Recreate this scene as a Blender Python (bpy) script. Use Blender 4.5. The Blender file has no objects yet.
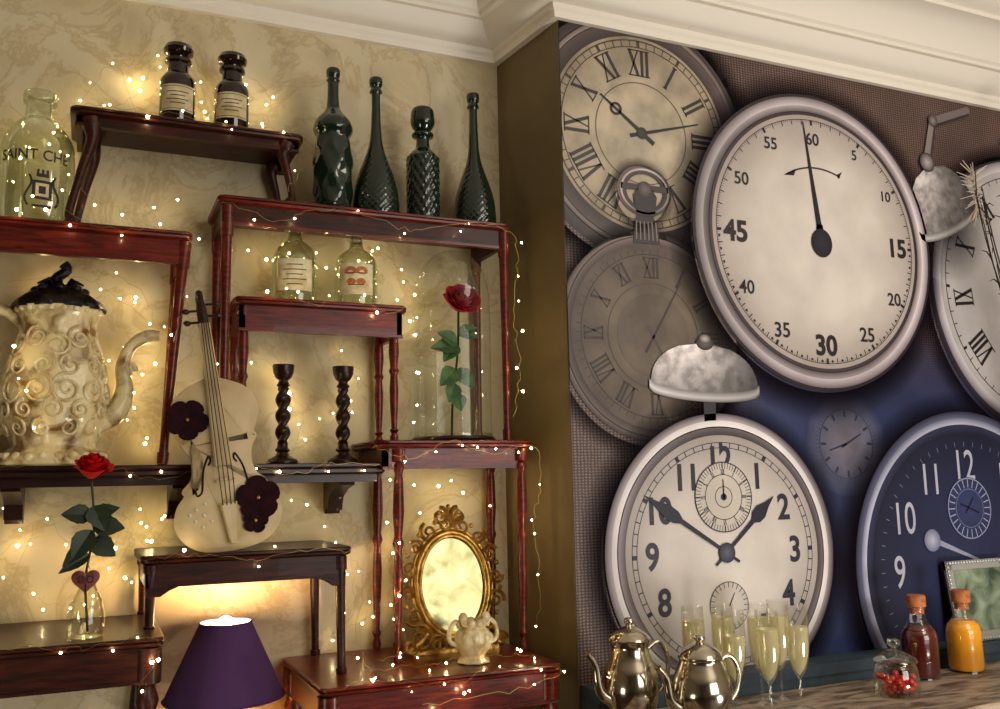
import bpy, bmesh, math, random
from math import sin, cos, pi, radians, sqrt, atan2
from mathutils import Vector, Matrix
random.seed(7)
sc=bpy.context.scene
try:
    sc.view_settings.view_transform='Standard'; sc.view_settings.look='None'
except Exception: pass

def lin(v):
    v/=255.0
    return v/12.92 if v<=.04045 else ((v+.055)/1.055)**2.4
def c(r,g,b): return (lin(r),lin(g),lin(b),1)

# ---------------------------------------------------------------- materials
def newmat(name):
    m=bpy.data.materials.new(name); m.use_nodes=True
    nt=m.node_tree; nt.nodes.clear()
    o=nt.nodes.new('ShaderNodeOutputMaterial')
    return m,nt,o
def nd(nt,t,**k):
    n=nt.nodes.new(t)
    for a,v in k.items():
        if a in n.inputs: n.inputs[a].default_value=v
        else: setattr(n,a,v)
    return n
def pbr(name,col,rough=.5,metal=0,col2=None,nscale=8,bump=0,bscale=30,coat=0,contrast=(.35,.65),stretch=None,emit=None,spec=.5,dist=.6):
    m,nt,o=newmat(name)
    p=nd(nt,'ShaderNodeBsdfPrincipled'); p.inputs['Roughness'].default_value=rough; p.inputs['Metallic'].default_value=metal
    p.inputs['Coat Weight'].default_value=coat; p.inputs['Specular IOR Level'].default_value=spec
    nt.links.new(p.outputs[0],o.inputs[0])
    tc=nd(nt,'ShaderNodeTexCoord'); vec=tc.outputs['Object']
    if stretch:
        mp=nd(nt,'ShaderNodeMapping'); mp.inputs['Scale'].default_value=stretch
        nt.links.new(vec,mp.inputs[0]); vec=mp.outputs[0]
    p.inputs['Base Color'].default_value=col
    if col2:
        n=nd(nt,'ShaderNodeTexNoise'); n.inputs['Scale'].default_value=nscale; n.inputs['Detail'].default_value=6
        n.inputs['Distortion'].default_value=dist
        nt.links.new(vec,n.inputs['Vector'])
        r=nd(nt,'ShaderNodeValToRGB'); r.color_ramp.elements[0].position=contrast[0]; r.color_ramp.elements[1].position=contrast[1]
        r.color_ramp.elements[0].color=col; r.color_ramp.elements[1].color=col2
        nt.links.new(n.outputs[0],r.inputs[0]); nt.links.new(r.outputs[0],p.inputs['Base Color'])
    if bump:
        n2=nd(nt,'ShaderNodeTexNoise'); n2.inputs['Scale'].default_value=bscale; n2.inputs['Detail'].default_value=4
        nt.links.new(vec,n2.inputs['Vector'])
        b=nd(nt,'ShaderNodeBump'); b.inputs['Strength'].default_value=bump; b.inputs['Distance'].default_value=.01
        nt.links.new(n2.outputs[0],b.inputs['Height']); nt.links.new(b.outputs[0],p.inputs['Normal'])
    if emit:
        p.inputs['Emission Color'].default_value=emit[0]; p.inputs['Emission Strength'].default_value=emit[1]
    return m
def thin(name,tint,edge=(.8,.85,.8,1),blend=.35,rough=.03,dens=1.0,milk=0,mcol=None,base=.05):
    m,nt,o=newmat(name)
    t=nd(nt,'ShaderNodeBsdfTransparent'); t.inputs[0].default_value=tint
    src=t.outputs[0]
    if milk:
        d=nd(nt,'ShaderNodeBsdfDiffuse'); d.inputs[0].default_value=mcol
        m1=nd(nt,'ShaderNodeMixShader'); m1.inputs[0].default_value=milk
        nt.links.new(src,m1.inputs[1]); nt.links.new(d.outputs[0],m1.inputs[2]); src=m1.outputs[0]
    g=nd(nt,'ShaderNodeBsdfGlossy'); g.inputs[0].default_value=edge; g.inputs['Roughness'].default_value=rough
    lw=nd(nt,'ShaderNodeLayerWeight'); lw.inputs[0].default_value=blend
    mx=nd(nt,'ShaderNodeMixShader')
    ma=nd(nt,'ShaderNodeMath',operation='MULTIPLY_ADD'); ma.inputs[1].default_value=.75*dens; ma.inputs[2].default_value=base
    nt.links.new(lw.outputs['Facing'],ma.inputs[0])
    nt.links.new(ma.outputs[0],mx.inputs[0]); nt.links.new(src,mx.inputs[1]); nt.links.new(g.outputs[0],mx.inputs[2])
    nt.links.new(mx.outputs[0],o.inputs[0])
    return m
def emis(name,col,s):
    m,nt,o=newmat(name); e=nd(nt,'ShaderNodeEmission'); e.inputs[0].default_value=col; e.inputs[1].default_value=s
    nt.links.new(e.outputs[0],o.inputs[0]); return m
def wallpaper():
    m,nt,o=newmat('cream_wallpaper'); L=nt.links.new
    p=nd(nt,'ShaderNodeBsdfPrincipled'); p.inputs['Roughness'].default_value=.8; L(p.outputs[0],o.inputs[0])
    tc=nd(nt,'ShaderNodeTexCoord')
    n=nd(nt,'ShaderNodeTexNoise'); n.inputs['Scale'].default_value=4.2; n.inputs['Detail'].default_value=9; n.inputs['Distortion'].default_value=.7; n.inputs['Roughness'].default_value=.66
    L(tc.outputs['Object'],n.inputs['Vector'])
    r=nd(nt,'ShaderNodeValToRGB'); e=r.color_ramp.elements
    e[0].position=.34; e[0].color=c(200,182,142); e[1].position=.68; e[1].color=c(214,202,168)
    for pos,col in ((.46,c(209,195,157)),(.495,c(193,174,134)),(.53,c(212,199,164))):
        q=e.new(pos); q.color=col
    L(n.outputs[0],r.inputs[0]); L(r.outputs[0],p.inputs['Base Color'])
    b=nd(nt,'ShaderNodeBump'); b.inputs['Strength'].default_value=.22; b.inputs['Distance'].default_value=.008
    L(n.outputs[0],b.inputs['Height']); L(b.outputs[0],p.inputs['Normal']); return m

M_red=pbr('mahogany_red',c(112,32,17),.3,col2=c(62,16,9),nscale=14,stretch=(1,6,8),coat=.12,bump=.05,bscale=40,spec=.3)
M_dark=pbr('walnut_dark',c(64,25,14),.38,col2=c(34,13,9),nscale=14,stretch=(1,6,8),coat=.05,bump=.05,bscale=40,spec=.22)
M_blk=pbr('dark_turned_wood',c(38,16,10),.35,coat=.12,spec=.3)
M_wall=wallpaper()
M_olive=pbr('olive_paint',c(124,106,70),.6,col2=c(108,90,58),nscale=3)
M_white=pbr('white_plaster',c(240,232,218),.55,bump=.03,bscale=20)
M_room=pbr('room_paint',c(140,128,110),.8)
M_floor=pbr('floor_boards',c(70,45,30),.5,col2=c(45,28,18),nscale=4,stretch=(1,8,1))
M_dgreen=pbr('dark_green_glass',(.006,.016,.009,1),.08,coat=.6)
M_brown=pbr('amber_glass',(.014,.005,.003,1),.07,coat=.7)
M_label=pbr('paper_label',c(225,212,175),.7,col2=c(190,170,125),nscale=30)
M_ink=pbr('label_ink',c(40,35,30),.7)
M_glass=thin('clear_glass',(.93,.95,.88,1),(.97,.98,.9,1),.3)
M_glass3=thin('greenish_glass',(.84,.88,.76,1),(.9,.93,.82,1),.42,dens=1.1)
M_glass2=thin('cloche_glass',(.975,.985,.955,1),(.9,.95,.9,1),.2,dens=.8,base=.006)
M_flute=thin('flute_glass',(.98,.98,.96,1),(1,.99,.94,1),.28,dens=.9)
M_bottle=thin('bottle_glass',(.97,.97,.94,1),(1,1,.95,1),.15,dens=.45)
M_crm=pbr('cream_ceramic',c(224,206,154),.3,col2=c(118,82,36),nscale=18,bump=.5,bscale=50,contrast=(.46,.64),coat=.3)
M_crm2=pbr('cream_relief',c(238,226,184),.3,coat=.3,col2=c(190,158,96),nscale=30)
M_crm3=pbr('cream_porcelain',c(232,218,176),.3,coat=.3,col2=c(190,164,110),nscale=35)
M_bronze=pbr('black_bronze',c(32,26,22),.35,metal=.5,bump=.5,bscale=60)
M_rose=pbr('rose_red',c(220,10,20),.6,col2=c(160,4,12),nscale=30,spec=.2)
M_rose2=pbr('rose_deep',c(200,34,62),.6,col2=c(140,16,40),nscale=30,spec=.2)
M_leafd=pbr('leaf_dark',c(30,44,22),.5)
M_leaf=pbr('leaf_green',c(76,108,62),.6,col2=c(46,76,44),nscale=30)
M_stem=pbr('stem',c(40,50,25),.6)
M_heart=pbr('heart_tag',c(120,40,34),.5,col2=c(70,28,26),nscale=60)
M_vfront=pbr('violin_cream',c(206,184,138),.45,col2=c(180,154,108),nscale=9,coat=.05)
M_vside=pbr('violin_rib',c(120,82,48),.4)
M_purple=pbr('flower_plum',c(44,12,20),.8,col2=c(26,8,12),nscale=40,spec=.1)
M_gem=pbr('rhinestone',c(240,238,225),.1,metal=.4)
M_gold=pbr('gilt',c(206,164,84),.28,metal=.85,bump=.4,bscale=70,col2=c(150,108,44),nscale=40)
M_mirror=pbr('mirror_glass',c(150,146,106),.16,metal=1,col2=c(100,96,62),nscale=14,contrast=(.4,.7),dist=1,bump=.09,bscale=12)
M_silver=pbr('silver_plate',c(206,196,176),.14,metal=1,bump=.06,bscale=14)
M_pewter=pbr('silver_frame',c(190,190,186),.35,metal=.5)
M_champ=thin('champagne',(.97,.95,.80,1),(1,.97,.8,1),.25,dens=.6,milk=.42,mcol=c(250,240,196))
M_oj=pbr('orange_juice',c(250,168,30),.25,coat=.5)
M_redj=pbr('berry_juice',c(88,14,14),.2,coat=.5)
M_cork=pbr('cork',c(196,118,70),.8,col2=c(156,90,50),nscale=60)
M_cherry=pbr('red_sweets',c(210,34,24),.3,coat=.5)
M_blue=pbr('blue_grey_paint',c(62,78,88),.5,col2=c(44,58,70),nscale=9)
M_counter=pbr('weathered_wood',c(176,156,134),.45,col2=c(100,82,68),nscale=9,stretch=(1,4,1),bump=.4,bscale=20,contrast=(.42,.62))
M_pic=pbr('photo_print',c(150,165,140),.2,col2=c(60,75,60),nscale=14)
M_twig=pbr('twig',c(46,34,30),.8)
M_plume=pbr('dried_plume',c(205,190,170),.9)
M_bulb=emis('bulb',(1,.76,.36,1),105)
M_wire=pbr('copper_wire',c(170,140,76),.35,metal=.8)

# ---------------------------------------------------------------- mesh builder
class B:
    def __init__(s,name): s.name=name; s.v=[];s.f=[];s.mi=[];s.sm=[];s.c=[];s.mats=[]
    def add(s,vs,fs,mat,sm=True,cols=None):
        if mat not in s.mats: s.mats.append(mat)
        k=s.mats.index(mat); o=len(s.v)
        s.v+= [tuple(v) for v in vs]; s.c+= cols if cols else [(1,1,1,1)]*len(vs)
        for f in fs: s.f.append([i+o for i in f]); s.mi.append(k); s.sm.append(sm)
    def done(s,clip=None,origin=True,angle=35):
        me=bpy.data.meshes.new(s.name); me.from_pydata(s.v,[],s.f)
        for m in s.mats: me.materials.append(m)
        me.polygons.foreach_set('material_index',s.mi); me.polygons.foreach_set('use_smooth',s.sm)
        at=me.color_attributes.new('Col','FLOAT_COLOR','POINT')
        at.data.foreach_set('color',[x for q in s.c for x in q])
        me.update()
        if clip:
            bm=bmesh.new(); bm.from_mesh(me)
            for co,no in clip:
                bmesh.ops.bisect_plane(bm,geom=bm.verts[:]+bm.edges[:]+bm.faces[:],plane_co=co,plane_no=no,clear_outer=True)
            bm.to_mesh(me); bm.free()
        try: me.set_sharp_from_angle(angle=radians(angle))
        except Exception: pass
        ob=bpy.data.objects.new(s.name,me); sc.collection.objects.link(ob)
        if origin:
            xs=[v.co.x for v in me.vertices]; ys=[v.co.y for v in me.vertices]; zs=[v.co.z for v in me.vertices]
            q=Vector(((min(xs)+max(xs))/2,(min(ys)+max(ys))/2,min(zs)))
            me.transform(Matrix.Translation(-q)); ob.location=q
        return ob
def T(x,y,z): return Matrix.Translation((x,y,z))
def box(b,x0,x1,y0,y1,z0,z1,mat,M=None):
    vs=[Vector((x,y,z)) for z in (z0,z1) for x,y in ((x0,y0),(x1,y0),(x1,y1),(x0,y1))]
    if M: vs=[M@v for v in vs]
    b.add(vs,[(3,2,1,0),(4,5,6,7),(0,1,5,4),(1,2,6,5),(2,3,7,6),(3,0,4,7)],mat,False)
def lathe(b,prof,mat,M,seg=32,fn=None,dens=0):
    if dens:
        q=[]
        for (r0,z0),(r1,z1) in zip(prof,prof[1:]):
            n=max(1,int(sqrt((r1-r0)**2+(z1-z0)**2)/dens))
            q+=[(r0+(r1-r0)*i/n,z0+(z1-z0)*i/n) for i in range(n)]
        prof=q+[prof[-1]]
    vs=[];fs=[]
    for r,z in prof:
        for j in range(seg):
            t=2*pi*j/seg; k=fn(t,z) if fn else 1
            vs.append(M@Vector((max(r,.0002)*k*cos(t),max(r,.0002)*k*sin(t),z)))
    for i in range(len(prof)-1):
        for j in range(seg):
            a=i*seg+j; d=i*seg+(j+1)%seg
            fs.append((a,d,d+seg,a+seg))
    b.add(vs,fs,mat)
def smooth_prof(pts,n=6):
    out=[]
    P=[pts[0]]+pts+[pts[-1]]
    for i in range(1,len(P)-2):
        p0,p1,p2,p3=P[i-1],P[i],P[i+1],P[i+2]
        for k in range(n):
            t=k/n
            out.append(tuple(.5*((2*p1[a])+(-p0[a]+p2[a])*t+(2*p0[a]-5*p1[a]+4*p2[a]-p3[a])*t*t+(-p0[a]+3*p1[a]-3*p2[a]+p3[a])*t**3) for a in range(len(p1))))
    out.append(pts[-1]); return out
def tube(b,pts,rad,mat,seg=8,flat=1.0):
    pts=[Vector(p) for p in pts]; n=len(pts)
    if not isinstance(rad,(list,tuple)): rad=[rad]*n
    vs=[];fs=[]; prev=None
    for i,p in enumerate(pts):
        t=(pts[min(i+1,n-1)]-pts[max(i-1,0)])
        if t.length<1e-9: t=Vector((0,0,1))
        t.normalize()
        if prev is None:
            a=Vector((0,1,0)) if abs(t.y)<.9 else Vector((1,0,0))
            u=(a-t*a.dot(t)).normalized()
        else: u=(prev-t*prev.dot(t)).normalized()
        prev=u; w=t.cross(u)
        for j in range(seg):
            k=2*pi*j/seg+(pi/4 if seg==4 else 0)
            vs.append(p+(u*cos(k)*flat+w*sin(k))*rad[i])
    for i in range(n-1):
        for j in range(seg):
            a=i*seg+j; d=i*seg+(j+1)%seg
            fs.append((a,d,d+seg,a+seg))
    fs.append(tuple(range(seg))[::-1]); fs.append(tuple((n-1)*seg+j for j in range(seg)))
    b.add(vs,fs,mat,seg>4)
def ball(b,co,r,mat,seg=12,rings=8,M=None):
    if not isinstance(r,(tuple,list)): r=(r,r,r)
    vs=[];fs=[]
    for i in range(rings+1):
        p=pi*i/rings
        for j in range(seg):
            t=2*pi*j/seg
            q=Vector((r[0]*max(sin(p),.001)*cos(t),r[1]*max(sin(p),.001)*sin(t),-r[2]*cos(p)))
            if M: q=M@q
            vs.append(q+Vector(co))
    for i in range(rings):
        for j in range(seg):
            a=i*seg+j; d=i*seg+(j+1)%seg; fs.append((a,d,d+seg,a+seg))
    b.add(vs,fs,mat)
def prism(b,out,levels,mat,M=None,mat_top=None):
    n=len(out); nr=[]
    for i in range(n):
        a=Vector(out[i-1]);q=Vector(out[i]);d=Vector(out[(i+1)%n])
        e=(d-a); e=Vector((e.y,-e.x)); nr.append(e.normalized() if e.length>0 else e)
    vs=[];fs=[]
    for ins,z in levels:
        for i in range(n):
            v=Vector((out[i][0]-nr[i].x*ins,out[i][1]-nr[i].y*ins,z)); vs.append(M@v if M else v)
    L=len(levels)
    for k in range(L-1):
        for i in range(n):
            a=k*n+i; d=k*n+(i+1)%n; fs.append((a,d,d+n,a+n))
    fs.append(tuple(range(n))[::-1])
    if not mat_top: fs.append(tuple((L-1)*n+i for i in range(n)))
    b.add(vs,fs,mat)
    if mat_top: b.add(vs[-n:],[tuple(range(n))],mat_top,False)
def rrect(x0,x1,y0,y1,r,n=5):
    o=[]
    for cx,cy,a in ((x1-r,y0+r,-90),(x1-r,y1-r,0),(x0+r,y1-r,90),(x0+r,y0+r,180)):
        for i in range(n+1):
            t=radians(a+90*i/n); o.append((cx+r*cos(t),cy+r*sin(t)))
    return o
def textgeo(s,size,off=0,ax='CENTER'):
    cu=bpy.data.curves.new('t','FONT'); cu.body=s; cu.size=size; cu.align_x=ax; cu.align_y='CENTER'; cu.offset=off*size
    cu.resolution_u=4
    ob=bpy.data.objects.new('t',cu); sc.collection.objects.link(ob)
    bpy.context.view_layer.update()
    me=bpy.data.meshes.new_from_object(ob.evaluated_get(bpy.context.evaluated_depsgraph_get()))
    vs=[v.co.copy() for v in me.vertices]; fs=[tuple(p.vertices) for p in me.polygons]
    bpy.data.objects.remove(ob); bpy.data.curves.remove(cu); bpy.data.meshes.remove(me)
    return vs,fs
def cylpatch(b,cx,cy,r,z0,z1,ac,ha,mat,n=16):
    vs=[];fs=[]
    for i in range(n+1):
        t=ac-ha+2*ha*i/n
        for z in (z0,z1): vs.append((cx+r*cos(t),cy+r*sin(t),z))
    for i in range(n): fs.append((2*i,2*i+2,2*i+3,2*i+1))
    b.add(vs,fs,mat)
def wraptext(b,s,size,cx,cy,r,z,ac,mat,off=0,sx=1):
    vs,fs=textgeo(s,size,off)
    b.add([(cx+r*cos(ac+v.x*sx/r),cy+r*sin(ac+v.x*sx/r),z+v.y) for v in vs],fs,mat,False)
def camang(x,y): return atan2(-2.5-y,-x)

# ---------------------------------------------------------------- room
def plane(name,vs,mat):
    b=B(name); b.add(vs,[tuple(range(len(vs)))],mat,False); return b.done(origin=False)
ZC=3.085; XL,XR,YB=-2.2,3.9,-5.0
plane('wall_back',[(XL,0,0),(1.123,0,0),(1.123,0,ZC),(XL,0,ZC)],M_wall)
plane('wall_chimney_side',[(1.123,0,0),(1.166,-.33,0),(1.166,-.33,ZC),(1.123,0,ZC)],M_olive)
plane('wall_chimney_front',[(1.166,-.33,0),(XR,-.33,0),(XR,-.33,ZC),(1.166,-.33,ZC)],M_olive)
plane('wall_left',[(XL,YB,0),(XL,0,0),(XL,0,ZC),(XL,YB,ZC)],M_room)
plane('wall_right',[(XR,-.33,0),(XR,YB,0),(XR,YB,ZC),(XR,-.33,ZC)],M_room)
plane('wall_rear',[(XR,YB,0),(XL,YB,0),(XL,YB,ZC),(XR,YB,ZC)],M_room)
plane('floor',[(XL,YB,0),(XR,YB,0),(XR,0,0),(XL,0,0)],M_floor)
plane('ceiling',[(XL,0,ZC),(XR,0,ZC),(XR,YB,ZC),(XL,YB,ZC)],M_white)
def cornice():
    b=B('trim_cornice'); z0=2.80
    pr=[(0,0),(.018,0),(.018,.018),(.026,.026),(.026,.04),(.04,.045),(.06,.062),(.075,.09),(.08,.10),(.095,.10),(.095,.112),(.105,.118),(.11,.135),(.13,.17),(.16,.2),(.185,.21),(.2,.21),(.2,.225),(.235,.235),(.25,.25),(.25,.262),(.33,.262),(.335,.275),(.35,.275),(.35,.286)]
    vs=[];fs=[]
    for o,u in pr:
        for x,y in ((XL,-o),(1.123-o,-o),(1.166-o,-.33-o),(XR,-.33-o)): vs.append((x,y,z0+u))
    for i in range(len(pr)-1):
        for j in range(3):
            a=i*4+j; fs.append((a,a+4,a+5,a+1))
    b.add(vs,fs,M_white,False); b.done(origin=False)
cornice()

# ---------------------------------------------------------------- side tables
STY={'turned':[(0,1.35),(.06,1.35),(.065,.7),(.09,1.2),(.12,.75),(.16,.95),(.3,1.15),(.42,.8),(.45,1.15),(.48,.75),(.6,1.0),(.75,.85),(.9,.6),(.915,1.0),(.94,.6),(.97,.95),(1,.8)],
     'plain':[(0,1.3),(.12,1.25),(.16,1.0),(.9,.75),(.95,1.0),(1,.9)],
     'cab':[(0,1.9),(.08,1.7),(.2,1.15),(.5,.85),(.85,.75),(.93,.95),(1,1.3)]}
def leg(b,top,bot,style,r,mat,seg=12):
    top=Vector(top);bot=Vector(bot); P=[];R=[]
    L=STY[style]
    for t,k in L:
        p=top.lerp(bot,t)
        if style=='cab': p.x+= .012*sin(t*2*pi)*(1 if bot.x<top.x else -1)
        P.append(p);R.append(r*k)
    if style!='turned':
        q=smooth_prof([(p.x,p.y,p.z,rr) for p,rr in zip(P,R)],4); P=[a[:3] for a in q]; R=[a[3] for a in q]
    tube(b,P,R,mat,seg)
def table(x0,x1,zt,d,ap,legs,mt=M_red,ma=None,style='turned',r=.014,th=.02,ov=.014,name='side_table',rc=.02,arch=0):
    ma=ma or mt
    b=B(name)
    prism(b,rrect(x0,x1,-d,-.004,rc),[(.008,zt-th),(.001,zt-th*.8),(0,zt-th*.55),(.004,zt-th*.45),(.0,zt-th*.35),(.0,zt-.003),(.003,zt)],mt)
    zb=zt-th-ap
    xa,xb=x0+ov,x1-ov
    if arch:
        n=20;o=[(xa,zt-th),(xa,zb-arch)]+[(xa+.03+(xb-xa-.06)*i/n, zb-arch+arch*min(1,4*sin(pi*i/n))) for i in range(n+1)]+[(xb,zb-arch),(xb,zt-th)]
        M=Matrix(((1,0,0,0),(0,0,-1,-d+ov+.016),(0,1,0,0),(0,0,0,1)))
        prism(b,o,[(0,0),(0,.016)],ma,M)
    else:
        box(b,xa,xb,-d+ov,-d+ov+.016,zb,zt-th+.001,ma)
        box(b,xa-.002,xb+.002,-d+ov-.002,-d+ov+.014,zb-.003,zb+.004,mt)
    box(b,xa,xa+.014,-d+ov,-.006,zb,zt-th+.001,ma); box(b,xb-.014,xb,-d+ov,-.006,zb,zt-th+.001,ma)
    for (xt,xbm,dt,zbm) in legs:
        leg(b,(xt,-dt,zt-th-.002),(xbm,-dt,zbm),style,r,mt)
    return b.done(angle=40)
# A top-left
table(-.075,.475,2.405,.22,.022,[(-.03,-.062,.195,2.115),(-.03,-.05,.03,2.115),(.435,.44,.195,2.220),(.435,.44,.03,2.22)],M_dark,style='cab',r=.0125)
# B left
table(-.75,.205,2.113,.25,.055,[(.188,.152,.225,1.562),(.188,.165,.03,1.562),(-.7,-.7,.225,1.562),(-.7,-.7,.03,1.562)],M_red,style='plain',r=.013)
# C centre long
table(.261,1.048,2.218,.24,.048,[(.287,.287,.215,1.562),(.287,.287,.03,1.562),(1.031,1.031,.222,1.617),(1.031,1.031,.022,1.617)],M_red,M_dark,style='plain',r=.0125)
# E small centre
table(.311,.76,1.975,.2,.062,[(.337,.337,.17,1.562),(.337,.337,.03,1.562),(.728,.728,.17,1.617),(.728,.728,.03,1.617)],M_red,style='turned',r=.0125)
# F right
table(.647,1.095,1.615,.27,.05,[(.718,.712,.24,1.068),(.725,.72,.03,1.068),(1.062,1.056,.24,1.068),(1.062,1.058,.03,1.068)],M_red,style='turned',r=.013,ov=.03,rc=.04)
# G violin table
table(.106,.575,1.361,.33,.05,[(.13,.13,.305,1.203),(.13,.13,.03,1.203),(.55,.555,.305,1.068),(.55,.555,.03,1.068)],M_dark,style='plain',r=.013,arch=.02)
# J lower left
table(-.8,.155,1.201,.42,.07,[(.125,.125,.39,.002),(.125,.125,.03,.002),(-.77,-.77,.39,.002),(-.77,-.77,.03,.002)],M_dark,style='turned',r=.02)
# H lower right
table(.475,1.068,1.066,.44,.07,[(.50,.50,.41,.002),(.50,.50,.03,.002),(1.04,1.04,.41,.002),(1.04,1.04,.03,.002)],M_red,style='turned',r=.02)
# lamp table (below the frame)
table(.165,.465,.80,.40,.05,[(.19,.19,.37,.002),(.19,.19,.03,.002),(.44,.44,.37,.002),(.44,.44,.03,.002)],M_dark,style='plain',r=.015)
# D shelf with brackets
b=B('display_shelf')
prism(b,rrect(-.8,.690,-.22,-.003,.012),[(.006,1.532),(0,1.537),(0,1.545),(.004,1.548),(0,1.552),(0,1.558),(.002,1.56)],M_blk)
box(b,-.8,.672,-.2,-.17,1.513,1.533,M_blk)
for x in (-.16,.20,.60):
    o=[(0,1.532),(0,1.44),(-.015,1.43),(-.03,1.45),(-.045,1.44),(-.06,1.475),(-.11,1.495),(-.17,1.505),(-.19,1.532)]
    M=Matrix(((0,0,1,x-.02),(1,0,0,-.004),(0,1,0,0),(0,0,0,1)))
    prism(b,o,[(0,0),(0,.04)],M_blk,M)
b.done()

# ---------------------------------------------------------------- jars, bottles
def lines(b,cx,cy,r,z0,z1,n,ac,ha):
    for i in range(n):
        z=z0+(z1-z0)*(i+.5)/n; k=ha*(.9 if i%2 else .6)
        cylpatch(b,cx,cy,r,z-.0012,z+.0012,ac,k,M_ink,8)
for x,h in ((.170,.238),(.305,.236)):
    b=B('apothecary_jar'); y=-.11; z=2.406
    k=h/.24
    p=[(0,0),(.04,0),(.044,.006),(.044,.13),(.043,.14),(.034,.155),(.026,.162),(.025,.185),(.033,.19),(.033,.197),(.02,.199),(.022,.205),(.036,.215),(.038,.225),(.033,.236),(0,.24)]
    lathe(b,[(r,q*k) for r,q in p],M_brown,T(x,y,z),32)
    a=camang(x,y)
    cylpatch(b,x,y,.0448,z+.045,z+.115,a,1.0,M_label)
    cylpatch(b,x,y,.0452,z+.049,z+.0505,a,.9,M_ink,10); cylpatch(b,x,y,.0452,z+.109,z+.1105,a,.9,M_ink,10)
    lines(b,x,y,.0453,z+.06,z+.10,4,a,.7)
    b.done()
def dia(k,dz,amp):
    return lambda t,z: 1+amp*(abs(sin(k*t/2+z*dz))+abs(sin(k*t/2-z*dz))-1.2)
def greenbottle(x,h,prof,name='dark_glass_bottle',fn=None,zt=0):
    b=B(name)
    f=(lambda t,z: fn(t,z) if z<zt*h else 1) if fn else None
    lathe(b,smooth_prof([(r,q*h) for r,q in prof],4),M_dgreen,T(x,-.13,2.219),80 if fn else 32,f,.003 if fn else 0)
    b.done(angle=60)
greenbottle(.571,.42,[(0,0),(.047,0),(.05,.015),(.046,.04),(.05,.08),(.053,.3),(.05,.45),(.046,.53),(.054,.58),(.047,.64),(.026,.70),(.017,.75),(.015,.9),(.019,.92),(.015,.93),(.019,.96),(.017,1),(0,1)],fn=lambda t,z:1+.05*sin(6*t)*sin(z*70),zt=.55)
greenbottle(.692,.413,[(0,0),(.056,0),(.062,.03),(.063,.1),(.058,.22),(.045,.34),(.030,.44),(.019,.54),(.014,.66),(.012,.88),(.018,.9),(.014,.93),(.018,.95),(.017,1),(0,1)],fn=dia(22,170,.035),zt=.45)
greenbottle(.829,.354,[(0,0),(.043,0),(.046,.03),(.046,.5),(.044,.56),(.03,.61),(.021,.64),(.019,.72),(.03,.735),(.03,.76),(.018,.77),(.024,.79),(.034,.84),(.034,.9),(.028,.97),(0,1)],fn=dia(14,90,.05),zt=.56,name='cut_glass_decanter')
greenbottle(.985,.413,[(0,0),(.054,0),(.060,.03),(.060,.12),(.054,.24),(.042,.34),(.028,.44),(.018,.54),(.014,.66),(.012,.88),(.018,.9),(.014,.93),(.018,.95),(.017,1),(0,1)],fn=dia(22,170,.035),zt=.45)
# two stoppered clear bottles on table E
for i,(x,h) in enumerate(((.477,.25),(.644,.238))):
    b=B('stoppered_glass_bottle'); y=-.10; z=1.977
    k=h/.25
    p=smooth_prof([(0,.002),(.05,.002),(.057,.01),(.058,.06),(.057,.12),(.05,.148),(.034,.165),(.021,.175),(.018,.195),(.028,.202),(.028,.207)],4)
    lathe(b,[(r,q*k) for r,q in p],M_glass3,T(x,y,z),40)
    lathe(b,[(r*k,q*k) for r,q in smooth_prof([(.014,.185),(.016,.206),(.012,.212),(.024,.222),(.026,.235),(.016,.248),(0,.25)],3)],M_glass3,T(x,y,z),24)
    a=camang(x,y); 
    cylpatch(b,x,y,.0585,z+.03,z+.115,a,.85,M_label)
    lines(b,x,y,.059,z+.04,z+.105,5 if i==0 else 2,a,.6)
    if i:
        for s in (-1,1):
            for (du,dz,w) in ((.35,.022,.014),(.3,-.008,.011)):
                n=12; vs=[]
                for j in range(n):
                    t=2*pi*j/n; uu=s*(du*.045)+w*1.2*cos(t); vs.append((x+.0595*cos(a+uu/.0595),y+.0595*sin(a+uu/.0595),z+.073+dz+w*.8*sin(t)))
                b.add(vs,[tuple(range(n))],M_cork,False)
    b.done()
# Saint bottle
b=B('vintage_glass_bottle'); x,y,z=-.142,-.13,2.114
lathe(b,smooth_prof([(0,.003),(.07,.003),(.08,.012),(.081,.1),(.08,.19),(.072,.225),(.05,.258),(.034,.275),(.031,.30),(.03,.31),(.037,.315),(.037,.338),(.03,.34)],4),M_glass3,T(x,y,z),48)
a=camang(x,y)
wraptext(b,'SAINT CHE',.036,x,y,.082,z+.16,a-.1,M_ink,.012,.9)
cylpatch(b,x,y,.0822,z+.055,z+.10,a+.15,.26,M_ink,8); cylpatch(b,x,y,.0826,z+.062,z+.093,a+.15,.17,M_label,8)
cylpatch(b,x,y,.0829,z+.068,z+.086,a+.15,.09,M_ink,8)
for s in (-1,1):
    P=[(x+.083*cos(a+.15+s*(.36+.08*sin(t))),y+.083*sin(a+.15+s*(.36+.08*sin(t))),z+.04+.012*t) for t in [i*.5 for i in range(13)]]
    tube(b,P,.0026,M_ink,5)
cylpatch(b,x,y,.083,z+.108,z+.116,a+.15,.16,M_ink,8); cylpatch(b,x,y,.083,z+.036,z+.042,a+.15,.25,M_ink,8)
for k in (-1,0,1): cylpatch(b,x,y,.083,z+.116,z+.126,a+.15+k*.12,.03,M_ink,3)
b.done()

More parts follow.
